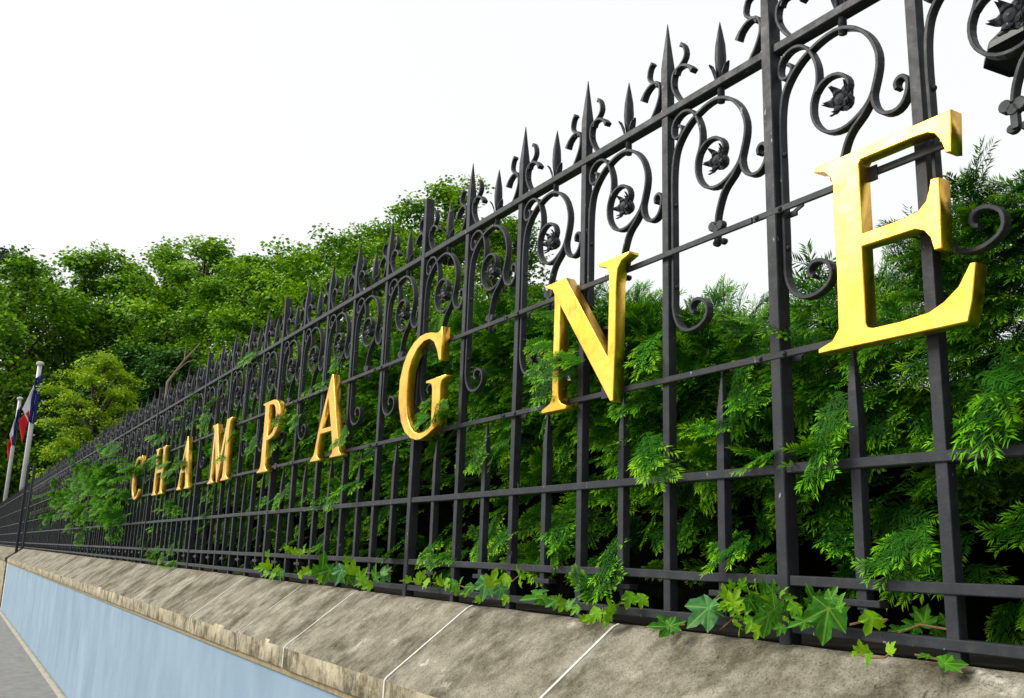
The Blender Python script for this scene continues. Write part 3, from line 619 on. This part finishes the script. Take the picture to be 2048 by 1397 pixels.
ivy('flat green ivy leaf on the coping at the right edge', [(1905, 1326, 70, 'g', 0), (1850, 1312, 36, 'g', 190)], [(1830, 1310), (1870, 1318), (1910, 1326)])
ivy('dull green ivy leaves behind the bars below letter E', [(1850, 1235, 60, 'g', 60), (1820, 1255, 54, 'g', 180), (1880, 1265, 56, 'g', 0), (1835, 1225, 40, 'y', 120), (1790, 1262, 40, 'g', 200), (1895, 1235, 50, 'g', 80)], [(1790, 1270), (1840, 1250), (1900, 1260)], .05)
ivy('grey green five lobed ivy leaf draped over the bottom rail', [(1402, 1228, 98, 'b', 225), (1428, 1205, 56, 'b', 60)], [(1440, 1190), (1425, 1205), (1400, 1230)])
ivy('long green ivy leaf lying flat along the coping edge', [(1325, 1252, 70, 'g', 180), (1350, 1248, 50, 'g', 10)], [(1290, 1255), (1330, 1250), (1370, 1250)])
ivy('bright yellow ivy sprig on the coping beside the white mortar joint', [(1190, 1232, 46, 'y', 250), (1208, 1238, 40, 'y', 265), (1222, 1215, 44, 'y', 80), (1175, 1238, 30, 'y', 200), (1240, 1205, 40, 'g', 60), (1258, 1200, 44, 'y', 250), (1283, 1204, 42, 'y', 260), (1215, 1240, 30, 'y', 290), (1165, 1236, 26, 'y', 160)], [(1160, 1240), (1200, 1225), (1240, 1208), (1290, 1200)])
ivy('ivy sprig of pale and yellow leaves climbing the lower rails below letter N', [(968, 1178, 66, 'b', 250), (985, 1160, 50, 'y', 70), (1008, 1165, 44, 'y', 250), (1000, 1185, 40, 'b', 260), (1040, 1165, 30, 'y', 90), (1035, 1140, 24, 'y', 100), (1072, 1195, 64, 'g', 190), (1010, 1200, 28, 'y', 260), (955, 1200, 24, 'y', 200), (1080, 1185, 40, 'g', 20), (1045, 1150, 26, 'y', 60)], [(945, 1205), (975, 1180), (1010, 1175), (1040, 1150), (1033, 1130)])
ivy('low row of yellow ivy leaves between two bars below letter G', [(835, 1160, 30, 'y', 90), (850, 1168, 36, 'y', 260), (880, 1160, 34, 'y', 80), (893, 1170, 36, 'y', 270), (815, 1158, 24, 'y', 120), (868, 1150, 22, 'y', 80), (845, 1150, 26, 'y', 60)], [(800, 1162), (840, 1165), (900, 1168)])
ivy('bushy ivy clump with dark and yellow leaves left of letter G', [(645, 1135, 62, 'g', 70), (655, 1150, 52, 'g', 260), (678, 1150, 56, 'b', 250), (622, 1145, 34, 'y', 200), (705, 1135, 44, 'y', 60), (725, 1150, 46, 'y', 50), (750, 1148, 46, 'g', 80), (768, 1155, 40, 'b', 250), (610, 1140, 26, 'y', 140), (693, 1120, 22, 'y', 90), (735, 1172, 30, 'y', 230), (718, 1168, 26, 'y', 200), (770, 1142, 34, 'g', 30), (600, 1150, 24, 'y', 100), (640, 1160, 30, 'y', 260), (700, 1160, 34, 'g', 300)], [(595, 1150), (640, 1150), (700, 1140), (760, 1150), (785, 1142)])
ivy('small yellow ivy sprig hanging on the bottom rail left of the bushy clump', [(535, 1130, 30, 'y', 80), (545, 1150, 38, 'y', 250), (520, 1135, 28, 'y', 180), (560, 1150, 34, 'g', 280), (530, 1148, 26, 'y', 220), (535, 1108, 20, 'y', 90), (552, 1138, 28, 'y', 60)], [(515, 1140), (540, 1140), (536, 1100)])
ivy('low trailing ivy of small green leaves between the letter G clumps', [(905, 1172, 34, 'g', 250), (920, 1165, 30, 'y', 70), (938, 1178, 32, 'g', 240), (930, 1185, 26, 'y', 200), (912, 1182, 24, 'y', 280)], [(895, 1175), (920, 1172), (945, 1180)])
ivy('trailing ivy of small leaves between the letter N clumps', [(1105, 1205, 40, 'g', 240), (1125, 1212, 36, 'y', 260), (1140, 1208, 34, 'g', 60), (1118, 1196, 26, 'y', 80), (1150, 1220, 30, 'y', 250)], [(1090, 1210), (1120, 1206), (1160, 1222)])
ivy('thin yellow ivy shoot on the second rail from the bottom', [(578, 1100, 22, 'y', 120), (590, 1102, 22, 'y', 60), (608, 1098, 30, 'y', 80), (572, 1096, 16, 'y', 160), (600, 1106, 20, 'y', 250)], [(570, 1100), (590, 1104), (618, 1106)])

# ------------------------------------------------------------------ trees
def clump(seed, mat, n=34, lf=.20):
    R = random.Random(seed); V = []; F = []; A = []
    for _ in range(n):
        while 1:
            c = Vector((R.uniform(-1, 1), R.uniform(-1, 1), R.uniform(-1, 1)))
            if c.length < 1: break
        c = Vector((c.x*.75, c.y*.75, c.z*.34)); nn = Vector((R.gauss(0, .45), R.gauss(0, .45), 1)).normalized()
        a = R.uniform(0, 6.28); d = Vector((math.cos(a), math.sin(a), R.gauss(-.25, .2))); d = (d-nn*d.dot(nn)).normalized(); s = d.cross(nn)*lf*.40
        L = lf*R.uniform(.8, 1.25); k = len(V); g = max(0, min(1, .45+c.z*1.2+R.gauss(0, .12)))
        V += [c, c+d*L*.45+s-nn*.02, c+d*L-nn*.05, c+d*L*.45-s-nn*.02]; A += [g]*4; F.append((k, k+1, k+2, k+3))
    return bpy.data.objects.new('leaf_clump_prototype', mesh('leaf_clump', V, F, mat, False, A))
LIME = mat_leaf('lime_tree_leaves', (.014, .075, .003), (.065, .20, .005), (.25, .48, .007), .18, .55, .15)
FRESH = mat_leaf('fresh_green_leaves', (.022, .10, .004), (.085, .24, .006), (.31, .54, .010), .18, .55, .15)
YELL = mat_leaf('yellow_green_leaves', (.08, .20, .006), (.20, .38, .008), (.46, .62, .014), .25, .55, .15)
DARKC = mat_leaf('dark_conifer_needles', (.012, .030, .022), (.022, .045, .03), None, .1, .5)
DARKG = mat_leaf('understory_shade_leaves', (.012, .055, .004), (.025, .09, .006), (.05, .16, .006), .1, .6, .1)  # shade under the trees put into the leaf colour
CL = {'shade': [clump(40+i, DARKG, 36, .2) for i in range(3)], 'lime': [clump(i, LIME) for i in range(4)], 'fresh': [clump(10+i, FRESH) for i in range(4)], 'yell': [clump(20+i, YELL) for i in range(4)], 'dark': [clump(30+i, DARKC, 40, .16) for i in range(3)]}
def tree(name, label, cat, u, v, X, rx, hz, kind, n, cs=.55, lobes=16, trunk=True, flat=1., group=None, top=None, clear=.12, seed=1):
    """Top of the crown on the sight line (u, v) at distance X; rx crown radius, hz crown height (metres)."""
    R = random.Random(seed); T = px(u, v, x=X); gz = -.05
    root = tag(empty(name, (T.x, T.y, gz)), label, cat, group); H = T.z-gz; zc = H-hz/2
    LB = []
    for i in range(lobes):
        f = (i+.5)/lobes; th = i*2.39996; z = zc+hz*(.5-f)*.86
        rr = rx*math.sqrt(max(.05, 1-(2*f-1)**2*.86))*R.uniform(.5, 1.); LB.append((Vector((math.cos(th)*rr*R.uniform(.75, 1), math.sin(th)*rr*R.uniform(.75, 1), z)), rx*R.uniform(.20, .34)))
    LB.append((Vector((0, 0, H-rx*.26)), rx*.26)); P = []; Q = []; SC = []; I = []
    pr = CL[kind]
    BR = []
    for c, r in LB:                       # leafy branchlets fanning out of every limb end
        out = Vector((c.x, c.y, 0)).normalized() if Vector((c.x, c.y, 0)).length > .1 else Vector((1, 0, 0))
        for _ in range(7):
            d = (out*.5+Vector((R.gauss(0, .8), R.gauss(0, .8), R.gauss(.22, .5)*flat))).normalized(); BR.append((c, d, r*R.uniform(.9, 1.7)))
    for _ in range(n):
        c, d, L = R.choice(BR); f = R.random()**.7; p = c+d*L*f+Vector((R.gauss(0, .13), R.gauss(0, .13), R.gauss(0, .09)*flat-.22*f*f))*L
        if p.z > H*1.01: p.z = H*R.uniform(.93, 1.01)
        if p.z < clear*H: p.z = R.uniform(clear, clear+.3)*H
        P.append(p); nn = (d*.35+Vector((R.gauss(0, .3), R.gauss(0, .3), 1))).normalized(); yv = nn.orthogonal(); yv.rotate(Matrix.Rotation(R.uniform(0, 6.28), 3, nn))
        Q.append(tuple(euler_of(yv, nn))); SC.append(cs*R.uniform(.55, 1.25)); I.append(R.randrange(len(pr)))
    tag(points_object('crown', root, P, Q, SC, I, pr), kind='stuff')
    tr = .018*H+.05; pts = [Vector((R.gauss(0, .04)*i, R.gauss(0, .04)*i, H*.86*i/6)) for i in range(7)]
    ob('trunk', MB().tube(pts, [tr*(1.15-.9*i/6) for i in range(7)], 8).mesh('trunk', BARK, True), root)
    mb = MB()
    for c, r in LB:
        h = max(.15*H, min(c.z-.25*rx, .8*H)); a = Vector((0, 0, h*.9)); m_ = (a+c)/2+Vector((0, 0, .05*rx)); mb.tube([a, m_, c], [tr*.42, tr*.28, tr*.1], 5)
    ob('limbs', mb.mesh('limbs', BARK, True), root)
    return root
g = 'broadleaf trees in the park behind the fence'
BT = lambda lab, u, v, X, rx, hz, kd, n, cs, lb, sd: tree('broadleaf_tree', lab, 'tree', u, v, X, rx, hz, kd, n, cs, lb, group=g, seed=sd, clear=.04)
BT('dense green tree at the far left edge behind the flags', 60, 530, -62, 7.5, 19, 'lime', 2200, 1.25, 46, 2)
BT('green tree with open top just right of the leftmost tree', 175, 503, -66, 5.8, 20, 'fresh', 1500, 1.25, 36, 3)
BT('narrow airy tree left of the pointed skyline gap', 268, 520, -66, 4.6, 19, 'fresh', 1000, 1.2, 28, 4)
BT('green tree rising over the yellow shrub, left of the tallest far tree', 335, 508, -60, 4.0, 17, 'lime', 1300, 1.1, 30, 5)
BT('far tree with the highest ragged top on the left half of the skyline', 415, 474, -54, 4.4, 17, 'fresh', 1500, 1.05, 34, 6)
BT('darker rounded tree in the dip of the skyline above letter M', 500, 512, -46, 4.0, 13, 'lime', 1500, .95, 34, 7)
BT('green tree above letter P left of the rising slope of crowns', 585, 500, -38, 3.6, 12, 'fresh', 1500, .8, 34, 8)
BT('bright tree above the near letter A on the rising skyline', 680, 476, -31, 3.1, 10.5, 'fresh', 1500, .68, 34, 9)
BT('bright leaning tree directly left of the tallest crown', 765, 440, -26, 2.6, 9.5, 'lime', 1500, .58, 34, 10)
BT('tallest bright green tree behind the fence spears near the middle', 893, 366, -20.5, 2.3, 9.5, 'fresh', 1900, .48, 40, 11)
BT('lower green tree right of the tallest crown above letter N', 1015, 430, -17, 1.8, 7, 'lime', 1200, .42, 30, 12)
tree('conifer', 'dark blue green conifer top at the upper left edge', 'conifer', 22, 488, -84, 5, 22, 'dark', 900, 1.5, 26, flat=.5, seed=13)
tree('garden_shrub', 'yellow green layered shrub between the flags and the fence', 'shrub', 212, 700, -27, 1.45, 5.4, 'yell', 1100, .34, 40, flat=.3, seed=14, clear=.1)
for lab, u, v, X, rx, hz, sd in (('added dark shrub standing for tree shade behind the bare branch', 350, 700, -34, 2.2, 6, 21), ('added dark shrub standing for tree shade behind the yellow green shrub', 265, 690, -42, 2.6, 8, 23)):
    tree('understory_shade_shrub', lab, 'shrub', u, v, X, rx, hz, 'shade', 1100, .018*abs(X), 30, group='added dark shrubs standing for the shade under the trees', seed=sd, clear=.03)  # shrubs added to give the darkness of the shaded understory
br = px(335, 765, x=-22); br2 = px(400, 688, x=-22)
dead = tag(empty('dead_sapling', (br.x, br.y, -.05)), 'bare leafless branch sticking up over the fence right of the yellow shrub', 'branch')
b0 = Vector((0, 0, 0)); b1 = br-dead.location; b2 = br2-dead.location; mm = (b1+b2)/2+Vector((0, 0, .05))
ob('branch', MB().tube([b0, b1*.5, b1, mm, b2], [.05, .045, .035, .03, .016], 6).mesh('branch', DEADWOOD, True), dead)
ob('twig', MB().tube([mm, mm+Vector((-.25, .05, .3)), mm+Vector((-.3, .05, .6))], [.014, .01, .004], 5).mesh('twig', DEADWOOD), dead)
ob('twig', MB().tube([b1*.7+b2*.3, b1*.7+b2*.3+Vector((.3, .15, .18)), b1*.7+b2*.3+Vector((.55, .3, .22))], [.016, .012, .005], 5).mesh('twig', DEADWOOD), dead)

# ------------------------------------------------------------------ flags
def flagpole(u, v, X, lab, flab, sway):
    T = px(u, v, x=X); H = T.z+.05; root = tag(empty('flagpole', (T.x, T.y, -.05)), lab, 'flagpole', 'flagpoles behind the fence')
    ob('pole', MB().tube([(0, 0, 0), (0, 0, H*.55), (0, 0, H)], [.10, .092, .08], 14).mesh('pole', POLE, True), root)
    mb = MB(); mb.loft([[(r*math.cos(6.2832*j/14), r*math.sin(6.2832*j/14), z) for j in range(14)] for r, z in ((.08, H-.02), (.14, H+.02), (.14, H+.1), (.07, H+.14))])
    ob('cap', mb.mesh('cap', POLE), root)
    fl = tag(empty('flag', (T.x, T.y, T.z-.5)), flab, 'flag', 'tricolour flags hanging from the poles')
    BD = [('blue_band', (.012, .02, .13), (-.30, -2.3), (.16, .10), (-.55, -2.2), (-.10, -.16)),
          ('white_band', (.72, .72, .76), (-.75, -1.9), (-.10, -.12), (-1.75, -2.25), (-.38, -.12)),
          ('red_band', (.62, .012, .02), (-1.75, -2.2), (-.12, -.14), (-2.2, -3.05), (-.46, -.22))]
    for nm, c, za, ya, zb, yb in BD:
        mt = bpy.data.materials.get(nm) or mat_plain(nm, tuple(q*.9 for q in c), c, 5, .8, 0); V = []; F = []; n, m_ = 8, 14
        for i in range(n+1):
            f = i/n
            for j in range(m_+1):
                gq = j/m_; z0 = za[0]+(za[1]-za[0])*gq; z1 = zb[0]+(zb[1]-zb[0])*gq; y0 = ya[0]+(ya[1]-ya[0])*gq; y1 = yb[0]+(yb[1]-yb[0])*gq
                V.append((.13+.05*math.sin(9*f+3*gq+za[0]*4), (y0+(y1-y0)*f)*sway, z0+(z1-z0)*f+.5))
        for i in range(n):
            for j in range(m_): a = i*(m_+1)+j; F.append((a, a+m_+1, a+m_+2, a+1))
        me = mesh(nm, V, F, mt, True); o = ob(nm, me, fl); md = o.modifiers.new('cloth', 'SOLIDIFY'); md.thickness = .008
flagpole(80, 731, -38, 'nearer white flagpole with the larger drooping flag', 'larger drooping blue white and red flag on the nearer pole', 1.0)
flagpole(40, 800, -50, 'farther white flagpole at the left edge of the picture', 'smaller drooping blue white and red flag on the farther pole', .6)

# ------------------------------------------------------------------ dark green hood at the upper right
c = px(2072, 60, y=1.3); lamp = tag(empty('lantern', (c.x, c.y, -.05)), 'dark green metal hood behind the fence scrolls in the upper right corner', 'lantern')
e1 = px(1984, 147, y=1.3); e2 = px(2022, 56, y=1.3); r1 = abs(c.x-e1.x)*1.05; r2 = abs(c.x-e2.x)*.8; hh = e1.z+.05
def oct_(r, z): return [(r*math.cos(.3+6.2832*j/8), r*math.sin(.3+6.2832*j/8), z) for j in range(8)]
dz = abs(e2.z-e1.z)
ob('hood', MB().loft([oct_(r1*.9, hh+.012), oct_(r1, hh), oct_(r1*.97, hh+.03), oct_(r2, hh+dz), oct_(r2*.75, hh+dz*1.35), oct_(r2*.2, hh+dz*1.6)]).mesh('hood', GREENMETAL, bevel=.003), lamp)
ob('post', MB().tube([(0, 0, 0), (0, 0, hh+.02)], [.03, .024], 10).mesh('post', GREENMETAL, True), lamp)
